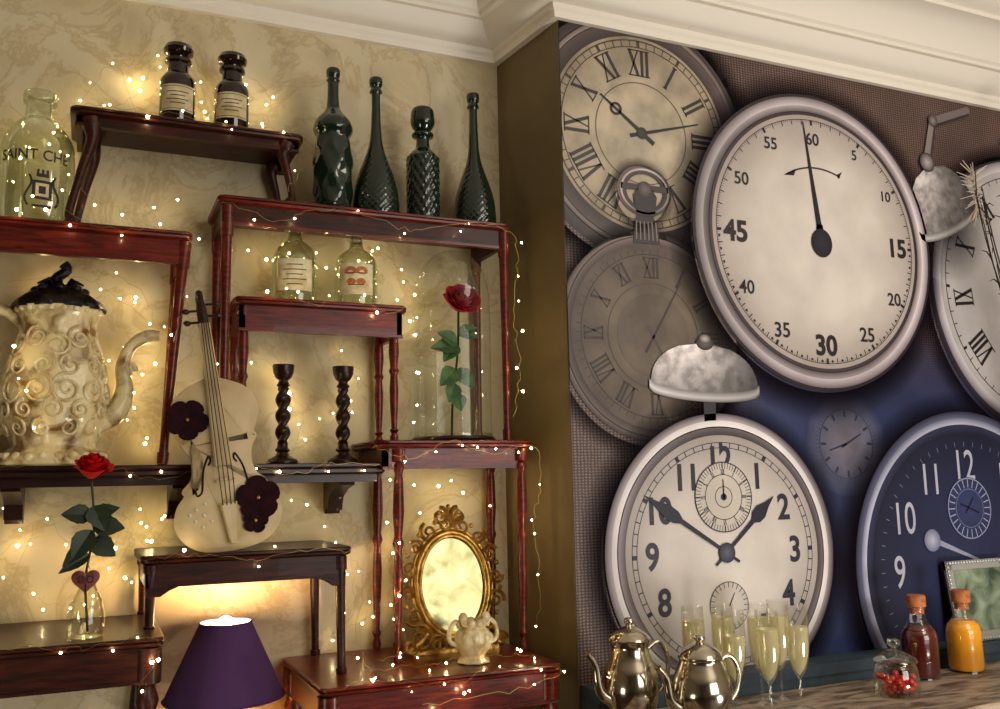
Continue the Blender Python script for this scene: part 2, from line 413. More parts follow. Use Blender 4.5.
# ---------------------------------------------------------------- coffee pot (ewer)
b=B('ornate_ceramic_coffee_pot'); x,y,z=-.080,-.13,1.561
EP=smooth_prof([(0,.0),(.108,.0),(.114,.012),(.102,.03),(.088,.045),(.091,.06),(.106,.1),(.112,.15),(.108,.2),(.098,.25),(.084,.29),(.08,.32),(.087,.35),(.095,.365)],5)
def er(zz):
    for (r0,z0),(r1,z1) in zip(EP,EP[1:]):
        if z0<=zz<=z1 and z1>z0: return r0+(r1-r0)*(zz-z0)/(z1-z0)
    return .09
lathe(b,EP+[(.086,.367),(.08,.35)],M_crm,T(x,y,z),64,lambda t,q:1+.025*cos(8*t)*(1 if q<.33 else .6))
def swirl(ac,zc,R,turn,sgn=1,tw=.007):
    P=[];RR=[]
    for i in range(34):
        q=i/33; an=q*turn*2*pi; rr=R*(1-q*.88)
        u=sgn*rr*cos(an+pi/2); w=rr*sin(an+pi/2); zz=min(max(zc+w,.02),.36)
        rad=er(zz)+.001; P.append((x+rad*cos(ac+u/rad),y+rad*sin(ac+u/rad),z+zz)); RR.append(tw*(1-q*.5))
    tube(b,P,RR,M_crm2,6)
a=camang(x,y)
for k in range(-4,5):
    swirl(a+k*.55,.27+.02*(k%2),.028,1.6,1 if k%2 else -1,.0042)
    swirl(a+k*.55+.28,.225,.026,1.6,-1 if k%2 else 1,.004)
    swirl(a+k*.55+.2,.17,.036,1.8,-1 if k%2 else 1,.0048)
    swirl(a+k*.55-.05,.125,.022,1.5,1 if k%2 else -1,.004)
    swirl(a+k*.55+.3,.085,.022,1.5,1 if k%2 else -1,.004)
for k in range(22):
    t=2*pi*k/22; ball(b,(x+.106*cos(t),y+.106*sin(t),z+.02),(.011,.011,.011),M_crm2,8,6)
    ball(b,(x+.089*cos(t),y+.089*sin(t),z+.36),(.008,.008,.008),M_crm2,8,6)
# spout
SP=smooth_prof([(x+.085,y-.01,z+.10,.028),(x+.13,y-.015,z+.125,.026),(x+.148,y-.015,z+.18,.020),(x+.142,y-.015,z+.235,.016),(x+.16,y-.015,z+.285,.014),(x+.195,y-.015,z+.31,.016),(x+.222,y-.015,z+.312,.012)],5)
tube(b,[s[:3] for s in SP],[s[3] for s in SP],M_crm,12)
SP=[(x+.15+.022*cos(t)*(1-t/12),y-.015,z+.225+.022*sin(t)*(1-t/12)) for t in [i*.4 for i in range(24)]]
tube(b,SP,.006,M_crm2,6)
# handle
SP=smooth_prof([(x-.075,y,z+.33,.012),(x-.12,y,z+.36,.014),(x-.165,y,z+.33,.015),(x-.17,y,z+.25,.013),(x-.145,y,z+.18,.012),(x-.15,y,z+.12,.012),(x-.12,y,z+.085,.012),(x-.09,y,z+.09,.012)],5)
tube(b,[s[:3] for s in SP],[s[3] for s in SP],M_crm,10)
# lid + finial
lathe(b,smooth_prof([(.096,.362),(.098,.372),(.085,.39),(.055,.408),(.03,.418),(.02,.425),(0,.43)],4),M_bronze,T(x,y,z),40,lambda t,q:1+.05*cos(10*t))
tube(b,smooth_prof([(x,y,z+.42),(x-.012,y,z+.44),(x+.012,y,z+.462),(x+.004,y,z+.478)],4),[.012]*13,M_bronze,8)
for k in range(8):
    t=k*pi/4; ball(b,(x+.05*cos(t),y+.05*sin(t),z+.412),(.014,.014,.009),M_bronze,8,6)
    tube(b,[(x+.02*cos(t),y+.02*sin(t),z+.42),(x+.035*cos(t),y+.035*sin(t),z+.435),(x+.05*cos(t),y+.05*sin(t),z+.428)],[.005,.006,.002],M_bronze,6)
b.done(angle=60)

# ---------------------------------------------------------------- flowers
def rose(b,ctr,R,mat,n=22,tilt=(0,0)):
    Mx=T(*ctr)@Matrix.Rotation(tilt[0],4,'X')@Matrix.Rotation(tilt[1],4,'Y')
    for i in range(n):
        q=i/(n-1); a0=i*2.4; r=R*(.12+.80*q**.8); h=R*(1.25-.35*q); w=1.5-.5*q
        vs=[];fs=[];nu,nv=8,6
        for iv in range(nv+1):
            v=iv/nv
            for iu in range(nu+1):
                u=-1+2*iu/nu
                rho=r*(.25+.75*sin(min(v,1)*pi/2)) + R*.22*q*max(0,v-.7)/.3
                rho*=1-.05*abs(u)
                hh=h*(v*(1-.14*u*u*v))-R*.45 - (R*.12*q if v>.95 else 0)+R*.25*(1-q)*v
                t=a0+u*w*(.35+.65*sin(pi*min(v*.75+.1,1)))*.85
                vs.append(Mx@Vector((rho*cos(t),rho*sin(t),hh)))
        for iv in range(nv):
            for iu in range(nu):
                k=iv*(nu+1)+iu; fs.append((k,k+1,k+nu+2,k+nu+1))
        b.add(vs,fs,mat)
def leaf(b,base,d,L,W,mat,nrm=(0,-1,0)):
    base=Vector(base); d=Vector(d).normalized(); n=Vector(nrm); n=(n-d*n.dot(d)).normalized(); s=d.cross(n)
    vs=[];fs=[];N=10
    for i in range(N+1):
        t=i/N; w=W*.5*sin(pi*t**.85)**.9*(1-.25*t)*(1+.08*(i%2))+.0004
        cpt=base+d*L*t - n*(L*.15*t*t)
        vs+= [cpt-s*w+n*w*.35, cpt, cpt+s*w+n*w*.35]
    for i in range(N):
        k=i*3; fs+=[(k,k+1,k+4,k+3),(k+1,k+2,k+5,k+4)]
    b.add(vs,fs,mat)
# rose in small bottle vase on table J
x,y,z=.004,-.35,1.202
b=B('rose_bottle_vase')
lathe(b,smooth_prof([(0,.002),(.033,.002),(.037,.01),(.036,.05),(.03,.075),(.02,.095),(.0145,.11),(.0135,.13),(.018,.135)],4),M_glass,T(x,y,z),32)
b.done()
b=B('red_rose')
SP=smooth_prof([(x+.004,y,z+.012),(x-.004,y,z+.12),(x+.008,y,z+.22),(x,y,z+.32)],6)
tube(b,SP,.0028,M_stem,6)
rose(b,(x,y,z+.345),.038,M_rose,22,(.45,.1))
for bz,dx,dz,L,W in ((.25,-1,.1,.06,.045),(.23,1,-.1,.065,.05),(.2,1,-.7,.06,.05),(.2,-1,-.9,.075,.035),(.27,.3,-.6,.06,.05),(.17,-.9,-.5,.07,.028),(.25,.9,.3,.055,.035),(.22,-.5,-.8,.07,.05)):
    leaf(b,(x+.004,y-.002,z+bz),(dx,-.25,dz),L,W,M_leafd,(random.uniform(-.3,.3),-1,.3))
b.done()
b=B('heart_tag')
o=[]
for i in range(28):
    t=2*pi*i/28; o.append((.0017*16*sin(t)**3,.0017*(13*cos(t)-5*cos(2*t)-2*cos(3*t)-cos(4*t))))
o=o[::-1]
prism(b,o,[(.001,0),(0,.001),(0,.004),(.002,.005)],M_heart,Matrix(((1,0,0,x-.004),(0,0,-1,y-.038),(0,1,0,z+.12),(0,0,0,1))))
for s in (-1,1):
    tube(b,[(x-.004+s*.009+.006*cos(t),y-.0445,z+.122+.007*sin(t)) for t in [i*.5 for i in range(13)]],.0012,M_twig,5)
tube(b,[(x-.004,y-.038,z+.14),(x,y-.02,z+.148),(x+.004,y-.014,z+.14)],.0008,M_twig,5)
b.done()
# cloche
b=B('glass_cloche'); x,y,z=.908,-.135,1.617
lathe(b,smooth_prof([(.107,.012),(.107,.2),(.107,.36),(.102,.43),(.084,.485),(.05,.52),(.02,.533),(0,.535)],5),M_glass2,T(x,y,z),56)
lathe(b,[(.1065,.012),(.1085,.012),(.1085,.018),(.107,.02)],M_glass,T(x,y,z),48)
lathe(b,[(0,0),(.112,0),(.116,.004),(.114,.009),(.108,.012),(0,.012)],M_blk,T(x,y,z),48)
b.done()
b=B('red_rose')
SP=smooth_prof([(x-.005,y,z+.014),(x+.0,y,z+.12),(x+.016,y,z+.25),(x+.02,y,z+.37)],6)
tube(b,SP,.0032,M_leafd,6)
rose(b,(x+.022,y-.015,z+.385),.054,M_rose2,26,(.95,.1))
for bz,dx,dz,L,W in ((.27,-1,.55,.07,.05),(.26,-1,.0,.085,.055),(.27,-.7,-.7,.07,.05),(.3,1,.4,.06,.04),(.3,1,-.1,.06,.04),(.2,-.6,-.5,.075,.06),(.2,.5,-.6,.07,.055),(.13,.3,-.9,.05,.05),(.16,-.4,-.8,.06,.05),(.18,.5,.2,.045,.04)):
    leaf(b,(x+.004+(bz-.1)*.06,y-.002,z+bz),(dx,-.3,dz),L,W,M_leaf,(random.uniform(-.2,.2),-1,.5))
b.done()

# ---------------------------------------------------------------- candlesticks
for x in (.449,.606):
    b=B('barley_twist_candlestick'); h=.256; y=-.11; z=1.561
    p=[(0,0),(.038,0),(.04,.006),(.036,.012),(.028,.016),(.018,.022),(.014,.03),(.02,.036),(.014,.043),(.013,.05),(.015,.06),(.015,.19),(.013,.198),(.018,.203),(.013,.21),(.012,.215),(.02,.222),(.026,.235),(.028,.25),(.028,.256),(.014,.256),(.013,.235),(0,.235)]
    lathe(b,p,M_blk,T(x,y,z),32,lambda t,q: 1+(.32*cos(2*(t-q*75)) if .055<q<.195 else 0),.004)
    b.done(angle=60)

# ---------------------------------------------------------------- violin
b=B('violin')
O=Vector((.305,-.270,1.364)); TOP=Vector((.222,-.232,1.95))
V=(TOP-O).normalized(); U=(Vector((1,0,0))-V*V.x).normalized(); W=U.cross(V)
M=Matrix(((U.x,V.x,W.x,O.x),(U.y,V.y,W.y,O.y),(U.z,V.z,W.z,O.z),(0,0,0,1)))
L=.395
hw=smooth_prof([(0,.0),(.012,.14),(.06,.235),(.13,.285),(.2,.296),(.28,.27),(.335,.225),(.36,.235),(.385,.215),(.42,.18),(.49,.163),(.56,.17),(.61,.195),(.64,.212),(.665,.198),(.71,.215),(.79,.243),(.87,.232),(.94,.17),(.985,.07),(1,.03)],3)
out=[(w*L,v*L) for v,w in hw]+[(-w*L,v*L) for v,w in hw[::-1]]
out=[out[i] for i in range(len(out)) if i==0 or (Vector(out[i])-Vector(out[i-1])).length>1e-5]
prism(b,out,[(0.004,0),(0,.002),(0,.030)],M_vside,M)
prism(b,out,[(.0,.030),(-.003,.031),(-.003,.034),(.003,.036),(.012,.038),(.022,.041)],M_vfront,M)
def vp(u,v,w): return M@Vector((u,v,w))
# neck, fingerboard, scroll
tube(b,[vp(0,L-.01,.025),vp(0,L+.06,.03),vp(0,L+.135,.03)],[.016,.012,.011],M_vside,10)
prism(b,[(-.02,.19),(.02,.19),(.012,L+.13),(-.012,L+.13)],[(0,.044),(0,.052),(.003,.055)],M_vfront,M)
tube(b,[vp(0,L+.125,.036),vp(0,L+.17,.03),vp(0,L+.195,.024)],[.012,.012,.009],M_blk,8)
tube(b,[vp(0,L+.195+.016*cos(t)*(1-t/14),.018+.016*sin(t)*(1-t/14)) for t in [i*.5 for i in range(24)]],.008,M_blk,8)
for i,s in enumerate((-1,1,-1,1)):
    v=L+.137+.014*i; tube(b,[vp(0,v,.03),vp(s*.03,v,.03)],.003,M_blk,6); ball(b,vp(s*.036,v,.03),(.009,.005,.007),M_blk,8,6)
# bridge, tailpiece, strings
prism(b,[(-.022,.155),(.022,.155),(.018,.160),(-.018,.160)],[(0,.04),(.0,.068)],M_vfront,M)
prism(b,[(-.007,.012),(.007,.012),(.019,.105),(-.019,.105)],[(0,.046),(0,.054),(.003,.057)],M_vfront,M)
for i in range(4):
    s=(i-1.5)
    tube(b,[vp(s*.009,.10,.058),vp(s*.010,.157,.07),vp(s*.005,L+.135,.058)],.0012,M_blk,5)
# f-holes
for s in (-1,1):
    SP=smooth_prof([(s*.032,.195),(s*.026,.205),(s*.030,.215),(s*.044,.185),(s*.05,.15),(s*.054,.135),(s*.064,.13),(s*.066,.142),(s*.06,.146)],5)
    tube(b,[vp(q[0],q[1],.0405) for q in SP],.0026,M_blk,6)
def flower(u,v,R,rot):
    for k in range(5):
        t=rot+k*2*pi/5; n=14; vs=[]
        for j in range(n):
            q=2*pi*j/n; du=R*.50+R*.50*cos(q); dv=R*.42*sin(q)*(1.1+.3*cos(q))
            vs.append(vp(u+du*cos(t)-dv*sin(t),v+du*sin(t)+dv*cos(t),.0445+.0015*cos(q)+.0004*k))
        b.add(vs,[tuple(range(n))],M_purple,False)
    ball(b,vp(u,v,.047),.0045,M_gold,8,6)
flower(.068,.105,.052,.3); flower(-.065,.305,.048,.9); flower(.055,.055,.03,0)
for (u,v) in ((-.07,.1),(-.055,.085),(-.075,.075),(-.05,.11),(-.06,.06),(-.04,.07),(-.085,.09)): ball(b,vp(u,v,.0425),.0045,M_gem,6,4)
b.done(angle=40)

# ---------------------------------------------------------------- gilt mirror
b=B('gilt_table_mirror')
cx=.895; y0=-.17
tl=Matrix.Translation((cx,y0,1.067))@Matrix.Rotation(radians(-8),4,'X')
def mp(u,v,w=0): return tl@Vector((u,-w,v))
n=56; rx,rz=.088,.122; cv=.172
vs=[mp(rx*cos(2*pi*i/n),cv+rz*sin(2*pi*i/n),.003) for i in range(n)]
b.add(vs,[tuple(range(n))],M_mirror,False)
vs=[mp((rx+.02)*cos(2*pi*i/n),cv+(rz+.02)*sin(2*pi*i/n),-.006) for i in range(n)]
b.add(vs,[tuple(range(n))[::-1]],M_gold,False)
for dr,rr,w in ((.004,.005,.006),(.014,.008,.004),(.026,.005,.0)):
    P=[mp((rx+dr)*cos(2*pi*i/n),cv+(rz+dr)*sin(2*pi*i/n),w) for i in range(n+1)]
    tube(b,P,rr,M_gold,8)
def msw(u,v,R,ph,sg,tw=.0055,turn=1.5):
    P=[];RR=[]
    for i in range(26):
        q=i/25; an=ph+sg*q*turn*2*pi; r=R*(1-.85*q); P.append(mp(u+r*cos(an),v+r*sin(an),.004)); RR.append(tw*(1-.4*q))
    tube(b,P,RR,M_gold,6)
for k in range(16):
    t=2*pi*k/16+.1; R=.02+.006*(k%2)
    msw((rx+.038)*cos(t),cv+(rz+.036)*sin(t),R,t,1 if k%2 else -1)
    ball(b,mp((rx+.05)*cos(t+.2),cv+(rz+.05)*sin(t+.2),.002),.007,M_gold,8,6)
for s in (-1,1):
    msw(s*.025,cv+rz+.058,.024,pi/2,s,.007); msw(s*.10,.04,.036,pi/2,s,.008); msw(s*.125,.022,.02,0,s,.007); msw(s*.055,.025,.024,0,-s,.007)
    tube(b,[mp(s*.06,.06),mp(s*.1,.03),mp(s*.135,.008)],[.009,.01,.007],M_gold,8)
for k in range(5):
    t=pi/2+(k-2)*.5; tube(b,[mp(0,cv+rz+.05),mp(.034*cos(t),cv+rz+.05+.034*sin(t),.004)],[.006,.003],M_gold,6); ball(b,mp(.034*cos(t),cv+rz+.05+.034*sin(t),.004),.007,M_gold,8,6)
tube(b,[mp(0,.25,-.01),mp(0,.02,-.10)],.006,M_gold,6)
box(b,cx-.12,cx+.12,y0-.008,y0+.012,1.0665,1.078,M_gold)
b.done(angle=60)
# cream figurine jug
b=B('ornate_cream_jug'); x,y,z=.88,-.325,1.067
lathe(b,smooth_prof([(0,0),(.036,0),(.038,.008),(.028,.016),(.04,.035),(.047,.055),(.04,.075),(.03,.085),(.034,.095)],4)+[(.028,.09)],M_crm3,T(x,y,z),40,lambda t,q:1+.06*cos(8*t))
for k in range(9):
    t=k*2*pi/9; ball(b,(x+.026*cos(t),y+.026*sin(t),z+.095),(.012,.012,.011),M_crm3,8,6); ball(b,(x+.040*cos(t+.3),y+.040*sin(t+.3),z+.06),(.010,.010,.012),M_crm3,8,6)
for s in (-1,1):
    tube(b,smooth_prof([(x+s*.035,y,z+.04),(x+s*.062,y,z+.055),(x+s*.06,y,z+.085),(x+s*.045,y,z+.1),(x+s*.036,y,z+.085)],4),[.006]*17,M_crm3,8)
    ball(b,(x+s*.03,y-.01,z+.108),(.013,.01,.014),M_crm3,8,6)
rose(b,(x,y-.03,z+.05),.02,M_crm3,10,(1.3,0))
b.done(angle=60)

# ---------------------------------------------------------------- table lamp
m,nt,o=newmat('purple_shade'); 
d=nd(nt,'ShaderNodeBsdfDiffuse'); d.inputs[0].default_value=c(84,58,98)
t=nd(nt,'ShaderNodeBsdfTranslucent'); t.inputs[0].default_value=c(106,50,86)
mx=nd(nt,'ShaderNodeMixShader'); mx.inputs[0].default_value=.07
nt.links.new(d.outputs[0],mx.inputs[1]); nt.links.new(t.outputs[0],mx.inputs[2]); nt.links.new(mx.outputs[0],o.inputs[0]); M_shade=m
M_lining=pbr('shade_lining',c(240,215,170),.8)
b=B('table_lamp'); x,y,z=.308,-.175,.802
lathe(b,[(.060,.385),(.138,.215)],M_shade,T(x,y,z),64)
lathe(b,[(.0585,.385),(.1365,.215)],M_lining,T(x,y,z),64)
lathe(b,[(.061,.384),(.062,.387),(.058,.388),(.058,.382)],M_shade,T(x,y,z),48); lathe(b,[(.139,.214),(.140,.217),(.136,.218),(.136,.213)],M_shade,T(x,y,z),48)
lathe(b,smooth_prof([(0,0),(.06,0),(.065,.008),(.05,.02),(.022,.04),(.035,.08),(.045,.12),(.03,.165),(.012,.19),(.012,.27),(.016,.285),(.016,.33)],4),M_gold,T(x,y,z),32)
ball(b,(x,y,z+.366),(.026,.026,.034),emis('lamp_bulb',(1,.60,.28,1),440),16,10)
for k in range(3):
    t=k*2*pi/3; tube(b,[(x,y,z+.30),(x+.058*cos(t),y+.058*sin(t),z+.378)],.0015,M_gold,5)
b.done()

# ---------------------------------------------------------------- mural
def muralbg():
    m,nt,o=newmat('mural_background'); L=nt.links.new
    p=nd(nt,'ShaderNodeBsdfPrincipled'); p.inputs['Roughness'].default_value=.45; L(p.outputs[0],o.inputs[0])
    g=nd(nt,'ShaderNodeNewGeometry'); s=nd(nt,'ShaderNodeSeparateXYZ'); L(g.outputs['Position'],s.inputs[0])
    n=nd(nt,'ShaderNodeTexNoise'); n.inputs['Scale'].default_value=2.2; n.inputs['Detail'].default_value=3; L(g.outputs['Position'],n.inputs['Vector'])
    az=nd(nt,'ShaderNodeMath',operation='MULTIPLY_ADD'); az.inputs[1].default_value=.5; L(n.outputs[0],az.inputs[0]); L(s.outputs['Z'],az.inputs[2])
    mr=nd(nt,'ShaderNodeMapRange',interpolation_type='SMOOTHSTEP'); L(az.outputs[0],mr.inputs[0])
    for k,v in zip((1,2,3,4),(2.4,1.95,0,1)): mr.inputs[k].default_value=v
    mr2=nd(nt,'ShaderNodeMapRange',interpolation_type='SMOOTHSTEP'); L(s.outputs['X'],mr2.inputs[0])
    for k,v in zip((1,2,3,4),(1.45,1.85,0,1)): mr2.inputs[k].default_value=v
    mu_=nd(nt,'ShaderNodeMath',operation='MULTIPLY'); L(mr.outputs[0],mu_.inputs[0]); L(mr2.outputs[0],mu_.inputs[1])
    w1=nd(nt,'ShaderNodeTexWave'); w1.bands_direction='X'; w1.inputs['Scale'].default_value=30; w1.inputs['Distortion'].default_value=2.5; w1.inputs['Detail'].default_value=3; w1.inputs['Detail Scale'].default_value=1.5
    w2=nd(nt,'ShaderNodeTexWave'); w2.bands_direction='Z'; w2.inputs['Scale'].default_value=40; w2.inputs['Distortion'].default_value=2.5; w2.inputs['Detail'].default_value=3; w2.inputs['Detail Scale'].default_value=1.5
    L(g.outputs['Position'],w1.inputs[0]); L(g.outputs['Position'],w2.inputs[0])
    wm=nd(nt,'ShaderNodeMath',operation='MULTIPLY'); L(w1.outputs['Fac'],wm.inputs[0]); L(w2.outputs['Fac'],wm.inputs[1])
    cr=nd(nt,'ShaderNodeValToRGB'); cr.color_ramp.elements[0].color=c(56,38,38); cr.color_ramp.elements[1].color=c(146,114,102); cr.color_ramp.elements[1].position=.8; L(wm.outputs[0],cr.inputs[0])
    n3=nd(nt,'ShaderNodeTexNoise'); n3.inputs['Scale'].default_value=3; L(g.outputs['Position'],n3.inputs['Vector'])
    mr3=nd(nt,'ShaderNodeMapRange'); L(n3.outputs[0],mr3.inputs[0])
    for k,v in zip((1,2,3,4),(.35,.65,.6,1.05)): mr3.inputs[k].default_value=v
    vm=nd(nt,'ShaderNodeVectorMath',operation='MULTIPLY'); L(cr.outputs[0],vm.inputs[0]); L(mr3.outputs[0],vm.inputs[1])
    cb=nd(nt,'ShaderNodeValToRGB'); cb.color_ramp.elements[0].color=c(16,20,46); cb.color_ramp.elements[0].position=.3; cb.color_ramp.elements[1].color=c(38,52,98); cb.color_ramp.elements[1].position=.75; L(n.outputs[0],cb.inputs[0])
    mix=nd(nt,'ShaderNodeMixRGB'); L(mu_.outputs[0],mix.inputs[0]); L(vm.outputs[0],mix.inputs[1]); L(cb.outputs[0],mix.inputs[2])
    L(mix.outputs[0],p.inputs['Base Color']); return m
def muralprint():
    m,nt,o=newmat('mural_print'); L=nt.links.new
    p=nd(nt,'ShaderNodeBsdfPrincipled'); p.inputs['Roughness'].default_value=.45; L(p.outputs[0],o.inputs[0])
    a=nd(nt,'ShaderNodeAttribute',attribute_name='Col'); g=nd(nt,'ShaderNodeNewGeometry')
    n=nd(nt,'ShaderNodeTexNoise'); n.inputs['Scale'].default_value=7; n.inputs['Detail'].default_value=7; L(g.outputs['Position'],n.inputs['Vector'])
    mr=nd(nt,'ShaderNodeMapRange'); L(n.outputs[0],mr.inputs[0])
    for k,v in zip((1,2,3,4),(.3,.7,.82,1.02)): mr.inputs[k].default_value=v
    mm=nd(nt,'ShaderNodeVectorMath',operation='MULTIPLY'); L(a.outputs['Color'],mm.inputs[0]); L(mr.outputs[0],mm.inputs[1])
    L(mm.outputs[0],p.inputs['Base Color']); return m
def muralold(name,lo,hi,a0,a1,scl):
    m=muralprint(); m.name=name
    for n in m.node_tree.nodes:
        if n.bl_idname=='ShaderNodeMapRange':
            for k,v in zip((1,2,3,4),(lo,hi,a0,a1)): n.inputs[k].default_value=v
        if n.bl_idname=='ShaderNodeTexNoise': n.inputs['Scale'].default_value=scl
    return m
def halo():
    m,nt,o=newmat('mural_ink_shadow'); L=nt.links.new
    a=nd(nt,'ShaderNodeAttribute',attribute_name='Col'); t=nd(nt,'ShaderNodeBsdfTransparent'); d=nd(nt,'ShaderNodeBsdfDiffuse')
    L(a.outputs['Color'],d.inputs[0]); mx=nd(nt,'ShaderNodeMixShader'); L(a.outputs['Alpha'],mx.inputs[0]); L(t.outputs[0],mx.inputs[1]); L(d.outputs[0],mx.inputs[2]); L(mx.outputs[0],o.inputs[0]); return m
MB=muralbg(); MP=muralprint(); MO=muralold('mural_print_aged',.36,.60,.5,1.0,30); MF=muralold('mural_print_faded',.35,.65,.62,1.05,11); MH=halo()
mu=B('clock_wall_mural')
ZB,ZT=.985,2.81; XM=3.6
def my(l): return -.3325-.0006*l
mu.add([(1.168,my(0),ZB),(XM,my(0),ZB),(XM,my(0),ZT),(1.168,my(0),ZT)],[(0,1,2,3)],MB,False)
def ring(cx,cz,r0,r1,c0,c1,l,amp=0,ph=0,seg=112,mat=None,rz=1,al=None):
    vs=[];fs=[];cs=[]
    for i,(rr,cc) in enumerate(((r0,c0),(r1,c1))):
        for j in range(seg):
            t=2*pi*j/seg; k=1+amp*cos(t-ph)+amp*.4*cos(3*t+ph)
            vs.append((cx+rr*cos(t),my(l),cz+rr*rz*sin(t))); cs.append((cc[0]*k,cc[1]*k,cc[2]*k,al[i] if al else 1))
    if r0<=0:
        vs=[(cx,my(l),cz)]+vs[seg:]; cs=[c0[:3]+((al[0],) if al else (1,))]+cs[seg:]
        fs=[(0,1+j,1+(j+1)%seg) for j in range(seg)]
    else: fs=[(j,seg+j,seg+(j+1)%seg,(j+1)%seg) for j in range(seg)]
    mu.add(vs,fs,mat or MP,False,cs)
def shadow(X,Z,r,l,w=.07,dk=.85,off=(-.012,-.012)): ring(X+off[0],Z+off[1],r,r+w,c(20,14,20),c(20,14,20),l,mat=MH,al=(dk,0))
def poly(pts,col,l,mat=None,cols=None):
    A=sum(p[0]*q[1]-q[0]*p[1] for p,q in zip(pts,pts[1:]+pts[:1]))
    if A<0:
        pts=pts[::-1]
        if cols: cols=cols[::-1]
    mu.add([(p[0],my(l),p[1]) for p in pts],[tuple(range(len(pts)))],mat or MP,False,cols or [col]*len(pts))
def line(x0,z0,x1,z1,w0,w1,col,l):
    d=Vector((x1-x0,z1-z0)).normalized(); n=Vector((-d.y,d.x))
    poly([(x0+n.x*w0,z0+n.y*w0),(x0-n.x*w0,z0-n.y*w0),(x1-n.x*w1,z1-n.y*w1),(x1+n.x*w1,z1+n.y*w1)],col,l)
def mtext(s,cx,cz,size,col,l,off=.01,sx=1,rot=0):
    vs,fs=textgeo(s,size,off); 
    if vs:
        mx=(min(v.x for v in vs)+max(v.x for v in vs))/2; mz=(min(v.y for v in vs)+max(v.y for v in vs))/2
        cr,sr=cos(rot),sin(rot)
        mu.add([(cx+(v.x-mx)*sx*cr-(v.y-mz)*sr,my(l),cz+(v.x-mx)*sx*sr+(v.y-mz)*cr) for v in vs],fs,MP,False,[col]*len(vs))
def ticks(cx,cz,r0,r1,n,w,col,l,every=0,w2=0,rot=0):
    for k in range(n):
        t=2*pi*k/n+rot; ww=w2 if every and k%every==0 else w
        line(cx+r0*cos(t),cz+r0*sin(t),cx+r1*cos(t),cz+r1*sin(t),ww,ww,col,l)
def roman(s,cx,cz,r,ang,h,col,l,w=.0):
    adv={'I':.22,'V':.5,'X':.5}; tot=sum(adv[q] for q in s)*h; u=-tot/2
    rad=Vector((cos(ang),sin(ang))); tan=Vector((sin(ang),-cos(ang)))
    def P(a,bb): q=Vector((cx,cz))+rad*(r+bb)+tan*a; return (q.x,q.y)
    def Ln(a0,b0,a1,b1,w):
        p=P(a0,b0);q=P(a1,b1); line(p[0],p[1],q[0],q[1],w,w,col,l)
    for q in s:
        a=adv[q]*h; m=u+a/2; H=h/2
        if q=='I': Ln(m,-H,m,H,h*.065)
        if q=='V': Ln(m-a*.36,H,m,-H,h*.065); Ln(m+a*.36,H,m,-H,h*.03)
        if q=='X': Ln(m-a*.36,H,m+a*.36,-H,h*.065); Ln(m+a*.36,H,m-a*.36,-H,h*.03)
        u+=a
    for e in (-1,1): Ln(-tot/2,e*h/2,tot/2,e*h/2,h*.025)
RN=['XII','I','II','III','IIII','V','VI','VII','VIII','IX','X','XI']
def romans(cx,cz,r,h,col,l,rot=0,skip=()):
    for k in range(12):
        if k in skip: continue
        roman(RN[k],cx,cz,r,pi/2-k*pi/6+rot,h,col,l)
# --- top-left roman pocket watch
X,Z=1.43,2.50
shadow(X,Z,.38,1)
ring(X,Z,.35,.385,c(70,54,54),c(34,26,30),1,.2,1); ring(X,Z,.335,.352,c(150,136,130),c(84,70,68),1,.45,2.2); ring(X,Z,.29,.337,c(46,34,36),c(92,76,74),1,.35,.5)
ring(X,Z,0,.295,c(210,196,168),c(168,150,126),2,.0,mat=MF)
ring(X,Z,.282,.286,c(70,58,52),c(70,58,52),3); ring(X,Z,.262,.265,c(70,58,52),c(70,58,52),3); ticks(X,Z,.265,.283,60,.0014,c(70,58,52),3,5,.005)
romans(X,Z,.215,.078,c(52,42,42),3)
ring(X,Z,.152,.155,c(90,76,66),c(90,76,66),3)
line(X+.04,Z-.028,X-.135,Z+.10,.007,.003,c(30,26,30),5); ring(X-.085,Z+.063,.012,.02,c(30,26,30),c(30,26,30),5,seg=20)
line(X-.04,Z-.012,X+.20,Z+.055,.006,.002,c(30,26,30),5); ring(X,Z,0,.018,c(60,50,50),c(28,24,28),6,seg=24)
# --- middle-left faded pocket watch
X,Z=1.44,1.905
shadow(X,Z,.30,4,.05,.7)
ring(X,Z,.285,.302,c(120,104,98),c(50,40,42),4,.3,2); ring(X,Z,.262,.287,c(60,48,48),c(112,96,90),4,.3,.6)
ring(X,Z,0,.265,c(128,112,90),c(88,74,64),5,mat=MF)
ring(X,Z,.232,.235,c(60,48,46),c(60,48,46),6); ticks(X,Z,.235,.25,60,.0012,c(64,52,48),6)
romans(X,Z,.195,.058,c(58,46,44),6)
ring(X,Z,.148,.151,c(76,64,58),c(76,64,58),6); ring(X,Z,0,.12,c(112,98,82),c(102,88,74),6,mat=MF)
line(X-.03,Z-.05,X+.10,Z+.16,.004,.002,c(56,46,44),7); line(X-.02,Z+.03,X+.05,Z-.10,.006,.003,c(86,72,66),7)
